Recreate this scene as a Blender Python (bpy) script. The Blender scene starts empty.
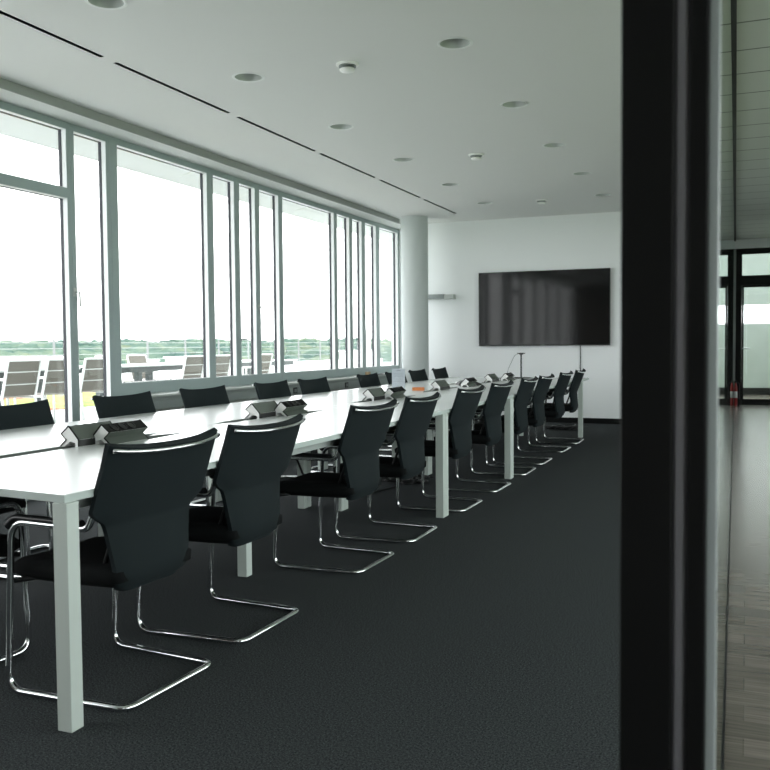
import bpy, bmesh, math, random
from mathutils import Vector, Matrix, noise
random.seed(7)
S = bpy.context.scene
COL = S.collection
PI = math.pi

# ------------------------------------------------------------------ materials
def mat(name, col, rough=.5, metal=0., spec=.5, noise_amt=0., noise_scale=20., coat=0., bump=0., bump_scale=200.):
    m = bpy.data.materials.new(name); m.use_nodes = True
    nt = m.node_tree; b = nt.nodes['Principled BSDF']
    c = (*col, 1) if len(col) == 3 else col
    b.inputs['Base Color'].default_value = c
    b.inputs['Roughness'].default_value = rough
    b.inputs['Metallic'].default_value = metal
    b.inputs['Specular IOR Level'].default_value = spec; b.inputs['IOR'].default_value = 1.5 if spec else 1.001
    b.inputs['Coat Weight'].default_value = coat
    tc = nt.nodes.new('ShaderNodeTexCoord')
    if noise_amt:
        n = nt.nodes.new('ShaderNodeTexNoise'); n.inputs['Scale'].default_value = noise_scale; n.inputs['Detail'].default_value = 4
        nt.links.new(tc.outputs['Object'], n.inputs['Vector'])
        r = nt.nodes.new('ShaderNodeMix'); r.data_type = 'RGBA'
        r.inputs['A'].default_value = tuple(max(0, x*(1-noise_amt)) for x in c[:3])+(1,)
        r.inputs['B'].default_value = tuple(min(1, x*(1+noise_amt)) for x in c[:3])+(1,)
        nt.links.new(n.outputs['Fac'], r.inputs['Factor']); nt.links.new(r.outputs['Result'], b.inputs['Base Color'])
    if bump:
        n2 = nt.nodes.new('ShaderNodeTexNoise'); n2.inputs['Scale'].default_value = bump_scale
        nt.links.new(tc.outputs['Object'], n2.inputs['Vector'])
        bp = nt.nodes.new('ShaderNodeBump'); bp.inputs['Strength'].default_value = bump; bp.inputs['Distance'].default_value = .002
        nt.links.new(n2.outputs['Fac'], bp.inputs['Height']); nt.links.new(bp.outputs['Normal'], b.inputs['Normal'])
    return m

def glass_mat(name, tint=(1, 1, 1), f0=.04):
    m = bpy.data.materials.new(name); m.use_nodes = True; nt = m.node_tree; nt.nodes.clear()
    out = nt.nodes.new('ShaderNodeOutputMaterial'); mix = nt.nodes.new('ShaderNodeMixShader')
    tr = nt.nodes.new('ShaderNodeBsdfTransparent'); tr.inputs['Color'].default_value = (*tint, 1)
    gl = nt.nodes.new('ShaderNodeBsdfGlossy'); gl.inputs['Roughness'].default_value = 0.0; gl.inputs['Color'].default_value = (.93, .97, .95, 1)
    geo = nt.nodes.new('ShaderNodeNewGeometry')
    dot = nt.nodes.new('ShaderNodeVectorMath'); dot.operation = 'DOT_PRODUCT'
    nt.links.new(geo.outputs['Normal'], dot.inputs[0]); nt.links.new(geo.outputs['Incoming'], dot.inputs[1])
    def M(op, a, b=None, clamp=False):
        n = nt.nodes.new('ShaderNodeMath'); n.operation = op; n.use_clamp = clamp
        for i, v in enumerate((a, b)):
            if v is None: continue
            if isinstance(v, (int, float)): n.inputs[i].default_value = v
            else: nt.links.new(v, n.inputs[i])
        return n.outputs[0]
    a = M('ABSOLUTE', dot.outputs['Value']); s = M('SUBTRACT', 1., a, True); p = M('POWER', s, 5.)
    f = M('ADD', M('MULTIPLY', p, 1-f0), f0, True)
    nt.links.new(f, mix.inputs[0]); nt.links.new(tr.outputs[0], mix.inputs[1]); nt.links.new(gl.outputs[0], mix.inputs[2])
    nt.links.new(mix.outputs[0], out.inputs[0])
    return m

def math_chain(nt):
    def M(op, a, b=None):
        n = nt.nodes.new('ShaderNodeMath'); n.operation = op
        for i, v in enumerate((a, b)):
            if v is None: continue
            if isinstance(v, (int, float)): n.inputs[i].default_value = v
            else: nt.links.new(v, n.inputs[i])
        return n.outputs[0]
    return M

def carpet_mat():
    m = mat('carpet', (.02, .023, .024), 1., spec=.1)
    nt = m.node_tree; b = nt.nodes['Principled BSDF']; tc = nt.nodes.new('ShaderNodeTexCoord')
    n1 = nt.nodes.new('ShaderNodeTexNoise'); n1.inputs['Scale'].default_value = 280; n1.inputs['Detail'].default_value = 3
    n2 = nt.nodes.new('ShaderNodeTexNoise'); n2.inputs['Scale'].default_value = 150; n2.inputs['Detail'].default_value = 5
    nt.links.new(tc.outputs['Object'], n1.inputs['Vector']); nt.links.new(tc.outputs['Object'], n2.inputs['Vector'])
    mx = nt.nodes.new('ShaderNodeMath'); mx.operation = 'MULTIPLY'
    nt.links.new(n1.outputs['Fac'], mx.inputs[0]); nt.links.new(n2.outputs['Fac'], mx.inputs[1])
    r = nt.nodes.new('ShaderNodeValToRGB')
    r.color_ramp.elements[0].position = .15; r.color_ramp.elements[0].color = (.008, .0098, .0105, 1)
    r.color_ramp.elements[1].position = .38; r.color_ramp.elements[1].color = (.090, .100, .105, 1)
    nt.links.new(mx.outputs[0], r.inputs[0]); nt.links.new(r.outputs[0], b.inputs['Base Color'])
    bp = nt.nodes.new('ShaderNodeBump'); bp.inputs['Strength'].default_value = .12; bp.inputs['Distance'].default_value = .002
    nt.links.new(n1.outputs['Fac'], bp.inputs['Height']); nt.links.new(bp.outputs['Normal'], b.inputs['Normal'])
    return m

def plank_mat():   # laminate boards laid across the corridor
    m = mat('laminate', (.3, .27, .22), .25, spec=.6)
    nt = m.node_tree; b = nt.nodes['Principled BSDF']; tc = nt.nodes.new('ShaderNodeTexCoord')
    br = nt.nodes.new('ShaderNodeTexBrick'); br.inputs['Scale'].default_value = 1.
    br.inputs['Brick Width'].default_value = 1.25; br.inputs['Row Height'].default_value = .13; br.inputs['Mortar Size'].default_value = .002
    br.inputs['Color1'].default_value = (.092, .082, .068, 1); br.inputs['Color2'].default_value = (.150, .134, .114, 1)
    br.inputs['Mortar'].default_value = (.085, .076, .064, 1)
    nt.links.new(tc.outputs['Object'], br.inputs['Vector'])
    mp = nt.nodes.new('ShaderNodeMapping'); mp.inputs['Scale'].default_value = (2, 45, 1)
    nt.links.new(tc.outputs['Object'], mp.inputs['Vector'])
    n = nt.nodes.new('ShaderNodeTexNoise'); n.inputs['Scale'].default_value = 1.6; n.inputs['Detail'].default_value = 6
    nt.links.new(mp.outputs[0], n.inputs['Vector'])
    mr = nt.nodes.new('ShaderNodeMapRange'); mr.inputs['To Min'].default_value = .55; mr.inputs['To Max'].default_value = 1.35
    mr.inputs['From Min'].default_value = .25; mr.inputs['From Max'].default_value = .75
    nt.links.new(n.outputs['Fac'], mr.inputs['Value'])
    mx = nt.nodes.new('ShaderNodeMix'); mx.data_type = 'RGBA'; mx.blend_type = 'MULTIPLY'; mx.inputs['Factor'].default_value = 1
    nt.links.new(br.outputs['Color'], mx.inputs['A']); nt.links.new(mr.outputs['Result'], mx.inputs['B'])
    nt.links.new(mx.outputs['Result'], b.inputs['Base Color'])
    return m

def panel_ceiling_mat():   # metal ceiling boards with joints across the corridor
    m = mat('ceiling_boards', (.46, .48, .46), .6)
    nt = m.node_tree; b = nt.nodes['Principled BSDF']; tc = nt.nodes.new('ShaderNodeTexCoord')
    sx = nt.nodes.new('ShaderNodeSeparateXYZ'); nt.links.new(tc.outputs['Object'], sx.inputs[0])
    M = math_chain(nt)
    fr = M('FRACT', M('MULTIPLY', M('SUBTRACT', sx.outputs['Y'], 5.91), 1/.556))
    line = M('LESS_THAN', fr, .038)
    mx = nt.nodes.new('ShaderNodeMix'); mx.data_type = 'RGBA'
    mx.inputs['A'].default_value = (.46, .485, .46, 1); mx.inputs['B'].default_value = (.12, .13, .12, 1)
    nt.links.new(line, mx.inputs['Factor']); nt.links.new(mx.outputs['Result'], b.inputs['Base Color'])
    return m

def paper_mat():
    m = mat('printed_paper', (.62, .67, .74), .6)
    nt = m.node_tree; b = nt.nodes['Principled BSDF']; tc = nt.nodes.new('ShaderNodeTexCoord')
    sx = nt.nodes.new('ShaderNodeSeparateXYZ'); nt.links.new(tc.outputs['Object'], sx.inputs[0])
    M = math_chain(nt); z = sx.outputs['Z']
    rows = M('LESS_THAN', M('FRACT', M('MULTIPLY', z, 62.)), .35)
    inx = M('LESS_THAN', M('ABSOLUTE', sx.outputs['X']), .048)
    inz = M('MULTIPLY', M('GREATER_THAN', z, .07), M('LESS_THAN', z, .17))
    head = M('MULTIPLY', M('GREATER_THAN', z, .188), M('MULTIPLY', M('LESS_THAN', z, .196), M('LESS_THAN', M('ABSOLUTE', sx.outputs['X']), .022)))
    fac = M('ADD', M('MULTIPLY', M('MULTIPLY', rows, inx), M('MULTIPLY', inz, .35)), M('MULTIPLY', head, .7))
    mx = nt.nodes.new('ShaderNodeMix'); mx.data_type = 'RGBA'
    mx.inputs['A'].default_value = (.62, .67, .74, 1); mx.inputs['B'].default_value = (.2, .22, .27, 1)
    nt.links.new(fac, mx.inputs['Factor']); nt.links.new(mx.outputs['Result'], b.inputs['Base Color'])
    return m

def sedum_mat():
    m = mat('sedum', (.3, .35, .1), .9)
    nt = m.node_tree; b = nt.nodes['Principled BSDF']; tc = nt.nodes.new('ShaderNodeTexCoord')
    n = nt.nodes.new('ShaderNodeTexNoise'); n.inputs['Scale'].default_value = 1.3; n.inputs['Detail'].default_value = 4
    nt.links.new(tc.outputs['Object'], n.inputs['Vector'])
    r = nt.nodes.new('ShaderNodeValToRGB'); e = r.color_ramp.elements
    e[0].position = .36; e[0].color = (.26, .08, .04, 1); e[1].position = .66; e[1].color = (.30, .27, .03, 1)
    q = e.new(.44); q.color = (.30, .24, .06, 1); q = e.new(.52); q.color = (.11, .17, .04, 1); q = e.new(.60); q.color = (.19, .24, .04, 1)
    nt.links.new(n.outputs['Fac'], r.inputs[0]); nt.links.new(r.outputs[0], b.inputs['Base Color'])
    return m

def forest_mat():
    m = mat('forest_leaves', (.1, .18, .08), .9, spec=.2)
    nt = m.node_tree; b = nt.nodes['Principled BSDF']; tc = nt.nodes.new('ShaderNodeTexCoord')
    n = nt.nodes.new('ShaderNodeTexNoise'); n.inputs['Scale'].default_value = .09; n.inputs['Detail'].default_value = 7
    nt.links.new(tc.outputs['Object'], n.inputs['Vector'])
    r = nt.nodes.new('ShaderNodeValToRGB'); e = r.color_ramp.elements
    e[0].position = .36; e[0].color = (.034, .072, .060, 1); e[1].position = .66; e[1].color = (.120, .150, .100, 1)
    q = e.new(.52); q.color = (.068, .110, .082, 1)
    nt.links.new(n.outputs['Fac'], r.inputs[0]); nt.links.new(r.outputs[0], b.inputs['Base Color'])
    return m

MT = dict(
    carpet=carpet_mat(), plank=plank_mat(), cpanel=panel_ceiling_mat(), paper=paper_mat(), sedum=sedum_mat(), forest=forest_mat(),
    wall=mat('wall_paint', (.89, .91, .92), .85, bump=.05, bump_scale=300),
    ceil=mat('ceiling_paint', (.76, .765, .75), .9),
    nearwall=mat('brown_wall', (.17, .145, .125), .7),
    bulk=mat('bulkhead_paint', (.62, .64, .62), .85),
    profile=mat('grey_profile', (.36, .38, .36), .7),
    canopy=mat('overhang_render', (.50, .52, .52), .9),
    column=mat('column_paint', (.64, .68, .68), .7),
    frame=mat('window_aluminium', (.36, .43, .43), .45, metal=.0, spec=.5),
    reveal=mat('reveal_aluminium', (.80, .82, .83), .35, spec=.6),
    gasket=mat('rubber_gasket', (.035, .038, .05), .6),
    glass=glass_mat('window_glass'),
    pglass=glass_mat('partition_glass', (.96, .985, .975)),
    glassedge=mat('glass_edge', (.34, .39, .39), .25, spec=.6),
    black=mat('black_frame', (.0035, .0042, .0042), .5, spec=.22),
    seal=mat('grey_seal', (.19, .19, .21), .25, spec=.8),
    chrome=mat('chrome', (.80, .82, .83), .09, metal=1.),
    fabric=mat('back_fabric', (.0092, .0152, .0170), .85, spec=.25, noise_amt=.15, noise_scale=400),
    seatf=mat('seat_fabric', (.0035, .0045, .0048), .9, spec=.2, noise_amt=.2, noise_scale=300),
    plastic=mat('black_plastic', (.006, .007, .0075), .4),
    top=mat('white_laminate', (.74, .77, .765), .24, spec=.6),
    edge=mat('table_edge', (.50, .57, .54), .45),
    leg=mat('table_leg_paint', (.58, .64, .60), .45),
    flap=mat('channel_grey', (.115, .128, .12), 1., spec=0.),
    detector=mat('detector_white', (.95, .95, .93), .5),
    tray=mat('cable_tray', (.36, .40, .38), .6),
    olive=mat('anodised_grey', (.130, .150, .130), .4, metal=.3),
    modwhite=mat('module_white', (.92, .92, .91), .4),
    darkplate=mat('dark_plate', (.012, .013, .012), .65, spec=.15),
    dark=mat('dark_trim', (.012, .013, .012), .4),
    screen=mat('screen_glass', (.004, .0045, .0048), .07, spec=.35),
    grey=mat('grey_metal', (.27, .30, .29), .4, metal=.3),
    lgrey=mat('light_grey_metal', (.55, .58, .56), .5),
    panel=mat('convector_panel', (.36, .40, .39), .5),
    panel2=mat('convector_lower', (.50, .52, .49), .5),
    white=mat('white_plastic', (.80, .81, .79), .5),
    cup=mat('downlight_reflector', (.50, .53, .51), .3),
    rim=mat('downlight_rim', (.82, .84, .82), .45),
    orange=mat('orange_card', (.70, .24, .08), .6),
    tan=mat('beige_card', (.45, .33, .2), .7),
    red=mat('red_paint', (.33, .012, .012), .35),
    paving=mat('terrace_paving', (.60, .62, .61), .9, noise_amt=.06, noise_scale=3),
    oalu=mat('outdoor_aluminium', (.72, .74, .73), .4),
    sling=mat('taupe_sling', (.135, .126, .106), .8, noise_amt=.1, noise_scale=150),
    otable=mat('outdoor_table_top', (.55, .58, .57), .4),
    otleg=mat('outdoor_table_frame', (.055, .07, .07), .5),
    owhite=mat('roof_white', (.80, .81, .80), .8),
    rail=mat('railing_steel', (.16, .17, .17), .4, metal=.3),
    cable=mat('steel_cable', (.30, .31, .31), .5),
    ground=mat('far_ground', (.22, .27, .16), 1., noise_amt=.3, noise_scale=.05),
    curtain=mat('pale_blind', (.24, .275, .25), .8, noise_amt=.1, noise_scale=2),
    teal=mat('teal_cloth', (.05, .45, .5), .7),
)

# ------------------------------------------------------------------ mesh helpers
def box(bm, x0, x1, y0, y1, z0, z1, mi=0):
    v = [bm.verts.new((x, y, z)) for x in (x0, x1) for y in (y0, y1) for z in (z0, z1)]
    for f in ((0, 1, 3, 2), (4, 6, 7, 5), (0, 4, 5, 1), (2, 3, 7, 6), (0, 2, 6, 4), (1, 5, 7, 3)):
        fc = bm.faces.new([v[i] for i in f]); fc.material_index = mi
def prism(bm, pts, a0, a1, axis='Y', mi=0):
    """extrude a closed 2-D outline along an axis; pts are the other two coordinates in x,y,z order"""
    def P(p, a):
        if axis == 'Y': return (p[0], a, p[1])
        if axis == 'X': return (a, p[0], p[1])
        return (p[0], p[1], a)
    A = [bm.verts.new(P(p, a0)) for p in pts]; B = [bm.verts.new(P(p, a1)) for p in pts]
    n = len(pts)
    fs = [bm.faces.new(A), bm.faces.new(B[::-1])]
    for i in range(n): fs.append(bm.faces.new((A[i], B[i], B[(i+1) % n], A[(i+1) % n])))
    for f in fs: f.material_index = mi
def cyl(bm, c, r, h, seg=24, axis='Z', r2=None, caps=True):
    r2 = r if r2 is None else r2
    rings = []
    for k, rr in ((0, r), (1, r2)):
        ring = []
        for i in range(seg):
            a = 2*PI*i/seg; u, v, w = rr*math.cos(a), rr*math.sin(a), h*k
            p = {'Z': (u, v, w), 'Y': (u, w, v), 'X': (w, u, v)}[axis]
            ring.append(bm.verts.new((c[0]+p[0], c[1]+p[1], c[2]+p[2])))
        rings.append(ring)
    for i in range(seg): bm.faces.new((rings[0][i], rings[0][(i+1) % seg], rings[1][(i+1) % seg], rings[1][i]))
    if caps: bm.faces.new(rings[0][::-1]); bm.faces.new(rings[1])
def lathe(bm, c, prof, seg=32):
    rings = []
    for r, z in prof:
        if r < 1e-5: rings.append([bm.verts.new((c[0], c[1], c[2]+z))])
        else: rings.append([bm.verts.new((c[0]+r*math.cos(2*PI*i/seg), c[1]+r*math.sin(2*PI*i/seg), c[2]+z)) for i in range(seg)])
    for a, b in zip(rings, rings[1:]):
        for i in range(seg):
            j = (i+1) % seg
            if len(a) == 1 and len(b) == 1: continue
            if len(a) == 1: bm.faces.new((a[0], b[j], b[i]))
            elif len(b) == 1: bm.faces.new((a[i], a[j], b[0]))
            else: bm.faces.new((a[i], a[j], b[j], b[i]))
def fillet(pts, r, n=6):
    """round the corners of a polyline"""
    P = [Vector(p) for p in pts]; R = r if isinstance(r, (list, tuple)) else [r]*len(P)
    out = [P[0]]
    for i in range(1, len(P)-1):
        a, b, c = P[i-1], P[i], P[i+1]
        u = (a-b); v = (c-b); lu, lv = u.length, v.length; u.normalize(); v.normalize()
        ang = u.angle(v); d = min(R[i]/math.tan(ang/2), lu*.49, lv*.49)
        p0, p1 = b+u*d, b+v*d
        for k in range(n+1):
            t = k/n; out.append((1-t)**2*p0+2*t*(1-t)*b+t*t*p1)
    out.append(P[-1]); return out
def tube(bm, pts, r, seg=10):
    P = [Vector(p) for p in pts]; n = len(P)
    T = [(P[min(i+1, n-1)]-P[max(i-1, 0)]).normalized() for i in range(n)]
    up = Vector((0, 0, 1)) if abs(T[0].z) < .9 else Vector((1, 0, 0))
    N = (up-T[0]*up.dot(T[0])).normalized(); prev = None
    for i in range(n):
        N = (N-T[i]*N.dot(T[i])).normalized(); B = T[i].cross(N)
        ring = [bm.verts.new(P[i]+(N*math.cos(2*PI*k/seg)+B*math.sin(2*PI*k/seg))*r) for k in range(seg)]
        if prev:
            for k in range(seg): bm.faces.new((prev[k], prev[(k+1) % seg], ring[(k+1) % seg], ring[k]))
        else: bm.faces.new(ring[::-1])
        prev = ring
    bm.faces.new(prev)
def new(name, bm, mats, parent=None, smooth=False, bevel=0., bseg=2, loc=None, rotz=0., autosmooth=None):
    bmesh.ops.recalc_face_normals(bm, faces=bm.faces)
    me = bpy.data.meshes.new(name); bm.to_mesh(me); bm.free()
    for m in (mats if isinstance(mats, (list, tuple)) else [mats]): me.materials.append(m if not isinstance(m, str) else MT[m])
    o = bpy.data.objects.new(name, me); COL.objects.link(o)
    if smooth:
        for p in me.polygons: p.use_smooth = True
        if autosmooth: me.set_sharp_from_angle(angle=math.radians(autosmooth))
    if bevel:
        b = o.modifiers.new('bevel', 'BEVEL'); b.width = bevel; b.segments = bseg; b.limit_method = 'ANGLE'; b.angle_limit = math.radians(40)
    if parent: o.parent = parent
    if loc is not None: o.location = loc
    o.rotation_euler.z = rotz
    return o
def tag(o, label=None, cat=None, group=None, kind=None):
    if label: o['label'] = label
    if cat: o['category'] = cat
    if group: o['group'] = group
    if kind: o['kind'] = kind
    return o
def thing(name, label, cat, loc=(0, 0, 0), rotz=0., group=None, kind=None):
    o = bpy.data.objects.new(name, None); COL.objects.link(o); o.location = loc; o.rotation_euler.z = rotz; o.empty_display_size = .1
    return tag(o, label, cat, group, kind)
def kids(o): return [c for c in COL.objects if c.parent is o]
def dup(root, loc, rotz, label, group=None):
    r = root.copy(); COL.objects.link(r); r.location = loc; r.rotation_euler.z = rotz; r['label'] = label
    if group: r['group'] = group
    for ch in kids(root):
        c = ch.copy(); COL.objects.link(c); c.parent = r
        for g in kids(ch):
            d = g.copy(); COL.objects.link(d); d.parent = c
    return r
BM = bmesh.new
def bx(name, mats, *b, parent=None, bevel=0., **k):
    bm = BM(); box(bm, *b); return new(name, bm, mats, parent, bevel=bevel, **k)

# ------------------------------------------------------------------ layout constants (metres, camera above the origin)
ZC = 3.117; XW = -5.2; YB = 13.56; YF = -2.5
def part_x(y): return -.042-.0108*(y-1)      # line of the glass partition between the room and the corridor

# ------------------------------------------------------------------ room shell
bm = BM(); prism(bm, [(-5.34, YF), (part_x(YF)-.01, YF), (part_x(YB)-.01, YB), (-5.34, YB)], -.12, 0, 'Z')
tag(new('floor', bm, 'carpet'), 'dark charcoal carpet floor of the meeting room', 'floor', kind='structure')
bm = BM(); prism(bm, [(part_x(YF)-.0095, YF), (3.2, YF), (3.2, 23.), (part_x(18.3)-.0095, 23.), (part_x(18.3)-.0095, 18.3)], -.12, -.001, 'Z')
tag(new('floor_corridor', bm, 'plank'), 'grey brown laminate floor of the corridor on the right', 'floor', kind='structure')
tag(bx('wall_back', 'wall', -5.34, -.2, YB, YB+.2, -.12, 3.5), 'white end wall behind the television', 'wall', kind='structure')
tag(bx('baseboard_back', 'black', -5.0, -.215, YB-.015, YB, 0, .08), 'black baseboard along the end wall', 'baseboard', kind='structure')
tag(bx('wall_front', 'nearwall', -5.34, 3.3, YF-.2, YF, -.12, 3.5), 'brown wall behind the photographer', 'wall', kind='structure')
tag(bx('wall_right', 'wall', -.10, .0, YF, -.35, 0, 3.117), 'white wall beside the doorway', 'wall', kind='structure')
tag(bx('wall_corridor', 'wall', 3.2, 3.3, YF, 23., -.12, .8), 'white parapet of the far side of the corridor', 'wall', kind='structure')
tag(bx('wall_corridor_top', 'wall', 3.2, 3.3, YF, 23., 2.8, 3.5), 'white wall above the added corridor window', 'wall', kind='structure')
tag(bx('wall_corridor_end_right', 'wall', 3.2, 3.3, 10.5, 23., .8, 2.8), 'white far side wall at the corridor end', 'wall', kind='structure')
w15 = thing('window_15', 'long unseen window added on the far side of the corridor for more daylight', 'window', (3.25, 4., .8), kind='structure')  # unseen glazing, added to bring extra daylight into corridor and room
bx('pane', 'glass', -.005, .005, -6.5, 6.5, .04, 1.96, parent=w15)
bm = BM()
for q in range(6): box(bm, -.04, .04, -6.5+q*2.59, -6.45+q*2.59, .04, 1.96)
box(bm, -.04, .04, -6.5, 6.5, 0, .04); box(bm, -.04, .04, -6.5, 6.5, 1.96, 2.0); new('window_frame', bm, 'black', w15)

# ceiling with real holes for downlights and air slots
DL = [(-3.33, y) for y in (4.153, 5.693, 7.284, 8.824, 10.411, 11.957)]+[(-1.75, y) for y in (5.59, 7.176, 8.786, 10.368, 11.964)]
DL_ALL = DL
SLOT = [(3.46, 4.917), (5.048, 6.487), (6.63, 8.08), (8.202, 9.62), (9.788, 11.155), (11.33, 12.727)]
XS = -3.984; SWID = .013
bm = BM()
def loop(pts):
    v = [bm.verts.new(p) for p in pts]
    for i in range(len(v)): bm.edges.new((v[i], v[(i+1) % len(v)]))
loop([(-4.95, YF, ZC), (part_x(YF), YF, ZC), (part_x(YB), YB, ZC), (-4.95, YB, ZC)])
for x, y in DL_ALL: loop([(x+.098*math.cos(2*PI*i/32), y+.098*math.sin(2*PI*i/32), ZC) for i in range(32)])
for a, b in SLOT: loop([(XS-SWID, a, ZC), (XS+SWID, a, ZC), (XS+SWID, b, ZC), (XS-SWID, b, ZC)])
bmesh.ops.triangle_fill(bm, use_beauty=True, use_dissolve=False, edges=bm.edges[:])
ce = new('ceiling', bm, 'ceil'); tag(ce, 'smooth pale grey ceiling of the meeting room', 'ceiling', kind='structure')
so = ce.modifiers.new('thick', 'SOLIDIFY'); so.thickness = .02; so.offset = 1 if ce.data.polygons[0].normal.z > 0 else -1
bx('ceiling_void', 'dark', -5.34, -.05, YF, YB, 3.4, 3.5, parent=ce)
bm = BM(); prism(bm, [(part_x(YF)-.0005, YF), (3.2, YF), (3.2, 18.3), (part_x(18.3)-.0005, 18.3)], ZC, ZC+.05, 'Z')
tag(new('ceiling_corridor', bm, 'cpanel'), 'grey ceiling boards over the corridor', 'ceiling', kind='structure')
tag(bx('window_16', 'glass', -2, 3.3, 18.36, 22.2, 3.35, 3.36), 'unseen glass roof added to brighten the space beyond the corridor doors', 'roof light', kind='structure')  # unseen roof opening, added to let daylight onto the wall beyond the doors
tag(bx('trim_1', 'bulk', -5.34, -4.95, YF, 13.555, 3.045, 3.4), 'lowered pale strip of ceiling along the window heads', 'trim', kind='structure')
tag(bx('trim_5', 'profile', -4.9499, -4.942, YF, 12.9, 3.043, ZC-.0005), 'thin strip with shade painted grey between ceiling and lowered window strip', 'trim', kind='structure')  # grey colour stands for the shade on the bulkhead's room-side face

# column
bm = BM(); cyl(bm, (-4.668, 12.82, 0), .205, ZC-.001, 48)
tag(new('column', bm, 'column', smooth=True, autosmooth=40), 'round white column between windows and end wall', 'column', kind='structure')

# ------------------------------------------------------------------ windows (face at X=-5.2, panes at X=-5.29)
GX = -5.29
def hole_frame(bm, y0, y1, z0, z1, openings, x0, x1, mi=0):
    """frame bars: everything in the rectangle but the openings; openings share z limits per column, sorted in y"""
    ys = y0
    for (a, b, spans) in openings:
        box(bm, x0, x1, ys, a, z0, z1, mi)
        zs = z0
        for (c, d) in spans:
            box(bm, x0, x1, a, b, zs, c, mi); zs = d
        box(bm, x0, x1, a, b, zs, z1, mi)
        ys = b
    box(bm, x0, x1, ys, y1, z0, z1, mi)
ZT = 2.988; ZH = 3.046
def window(n, y0, y1, z0, openings, label, handle=None, bar=None, door=False):
    w = thing('%s_%d' % ('door' if door else 'window', n), label, 'door' if door else 'window', (XW, (y0+y1)/2, z0), kind='structure')
    ox, oy, oz = XW, (y0+y1)/2, z0
    bm = BM(); hole_frame(bm, y0-oy+.001, y1-oy-.001, 0, ZH-oz, [(a-oy, b-oy, [(c-oz, d-oz) for c, d in sp]) for a, b, sp in openings], -.045, 0)
    new('window_frame', bm, 'frame', w)
    bm = BM(); hole_frame(bm, y0-oy+.002, y1-oy-.002, .002, ZH-oz-.002, [(a-oy, b-oy, [(c-oz, d-oz) for c, d in sp]) for a, b, sp in openings], -.082, -.0452)
    new('outer_frame', bm, 'frame', w)
    # light inner reveal and dark gasket running round every opening
    for a, b, sp in openings:
        for c, d in sp:
            bm = BM(); t = .004
            for (p, q, r, s) in ((a, a+t, c, d), (b-t, b, c, d), (a, b, c, c+t), (a, b, d-t, d)): box(bm, -.046, -.002, p-oy, q-oy, r-oz, s-oz)
            new('reveal', bm, 'reveal', w)
            bm = BM(); t = .007
            for (p, q, r, s) in ((a, a+t, c, d), (b-t, b, c, d), (a, b, c, c+t), (a, b, d-t, d)): box(bm, -.078, -.047, p-oy, q-oy, r-oz, s-oz)
            new('gasket', bm, 'gasket', w)
            bm = BM(); box(bm, -.076, -.068, a-oy+.0075, b-oy-.0075, c-oz+.0075, d-oz-.0075); new('pane', bm, 'glass', w)
    if handle:
        hy, hz = handle
        bm = BM(); box(bm, 0, .01, hy-.016-oy, hy+.016-oy, hz-.035-oz, hz+.035-oz)
        tube(bm, fillet([(.0, hy-oy, hz-oz), (.055, hy-oy, hz-oz), (.055, hy-oy+.004, hz-.125-oz)], .012), .008)
        new('handle', bm, 'lgrey', w, smooth=True, autosmooth=40)
    if bar:
        a, b, z = bar
        bm = BM(); tube(bm, [(-.12, a-oy, z-oz), (-.12, b-oy, z-oz)], .011); new('guard_bar', bm, 'grey', w, smooth=True)
    return w
ZB = .868; Z0 = .76
window(1, 4.86, 5.985, .0, [(4.93, 5.945, [(.10, 2.425), (2.505, ZT)])], 'glazed terrace door with a transom light, leftmost of the facade', (6.0, 1.655), door=True)
window(2, 5.985, 6.49, .0, [(6.033, 6.437, [(.10, ZT)])], 'narrow floor length window pane beside the terrace door')
window(3, 6.49, 8.075, Z0, [(6.585, 8.018, [(ZB, ZT)])], 'wide fixed window nearest the terrace door')
window(4, 8.075, 8.602, Z0, [(8.131, 8.55, [(ZB, ZT)])], 'narrow fixed window right of the nearest wide window')
window(5, 8.602, 9.60, Z0, [(8.655, 8.997, [(ZB, ZT)]), (9.096, 9.549, [(ZB, ZT)])], 'pair of narrow casements between the two wide windows', (9.05, 1.64), (8.66, 8.99, 1.27))
window(6, 9.60, 11.152, Z0, [(9.649, 11.105, [(ZB, ZT)])], 'second wide fixed window, farther from the terrace door')
window(7, 11.152, 11.66, Z0, [(11.20, 11.61, [(ZB, ZT)])], 'narrow fixed window right of the farther wide window')
window(8, 11.66, 12.675, Z0, [(11.712, 12.05, [(ZB, ZT)]), (12.175, 12.59, [(ZB, ZT)])], 'pair of narrow casements nearest the white column', (12.115, 1.68), (11.715, 12.05, 1.29))
window(9, 12.675, 13.55, Z0, [(12.727, 13.50, [(ZB, ZT)])], 'last window pane beside the white column')
window(10, 3.28, 4.86, Z0, [(3.37, 4.80, [(ZB, ZT)])], 'wide window left of the terrace door, out of frame')
window(11, 1.70, 3.28, Z0, [(1.76, 3.22, [(ZB, ZT)])], 'wide window near the head of the table, out of frame')
window(12, .1, 1.70, Z0, [(.16, 1.64, [(ZB, ZT)])], 'wide window abreast of the photographer, out of frame')
window(13, -2.5, .1, Z0, [(-2.4, .05, [(ZB, ZT)])], 'wide window behind the photographer, out of frame')
tag(bx('wall_left', 'wall', -5.34, -5.203, 6.49, YB, 0, .758), 'low parapet wall under the windows', 'wall', kind='structure')
tag(bx('wall_left_near', 'wall', -5.34, -5.203, YF, 4.86, 0, .758), 'low parapet wall left of the terrace door', 'wall', kind='structure')
tag(bx('trim_2', 'lgrey', -5.198, -4.985, 6.52, YB-.002, .735, .757, bevel=.003), 'pale window sill board above the convector', 'sill', kind='structure')
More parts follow.
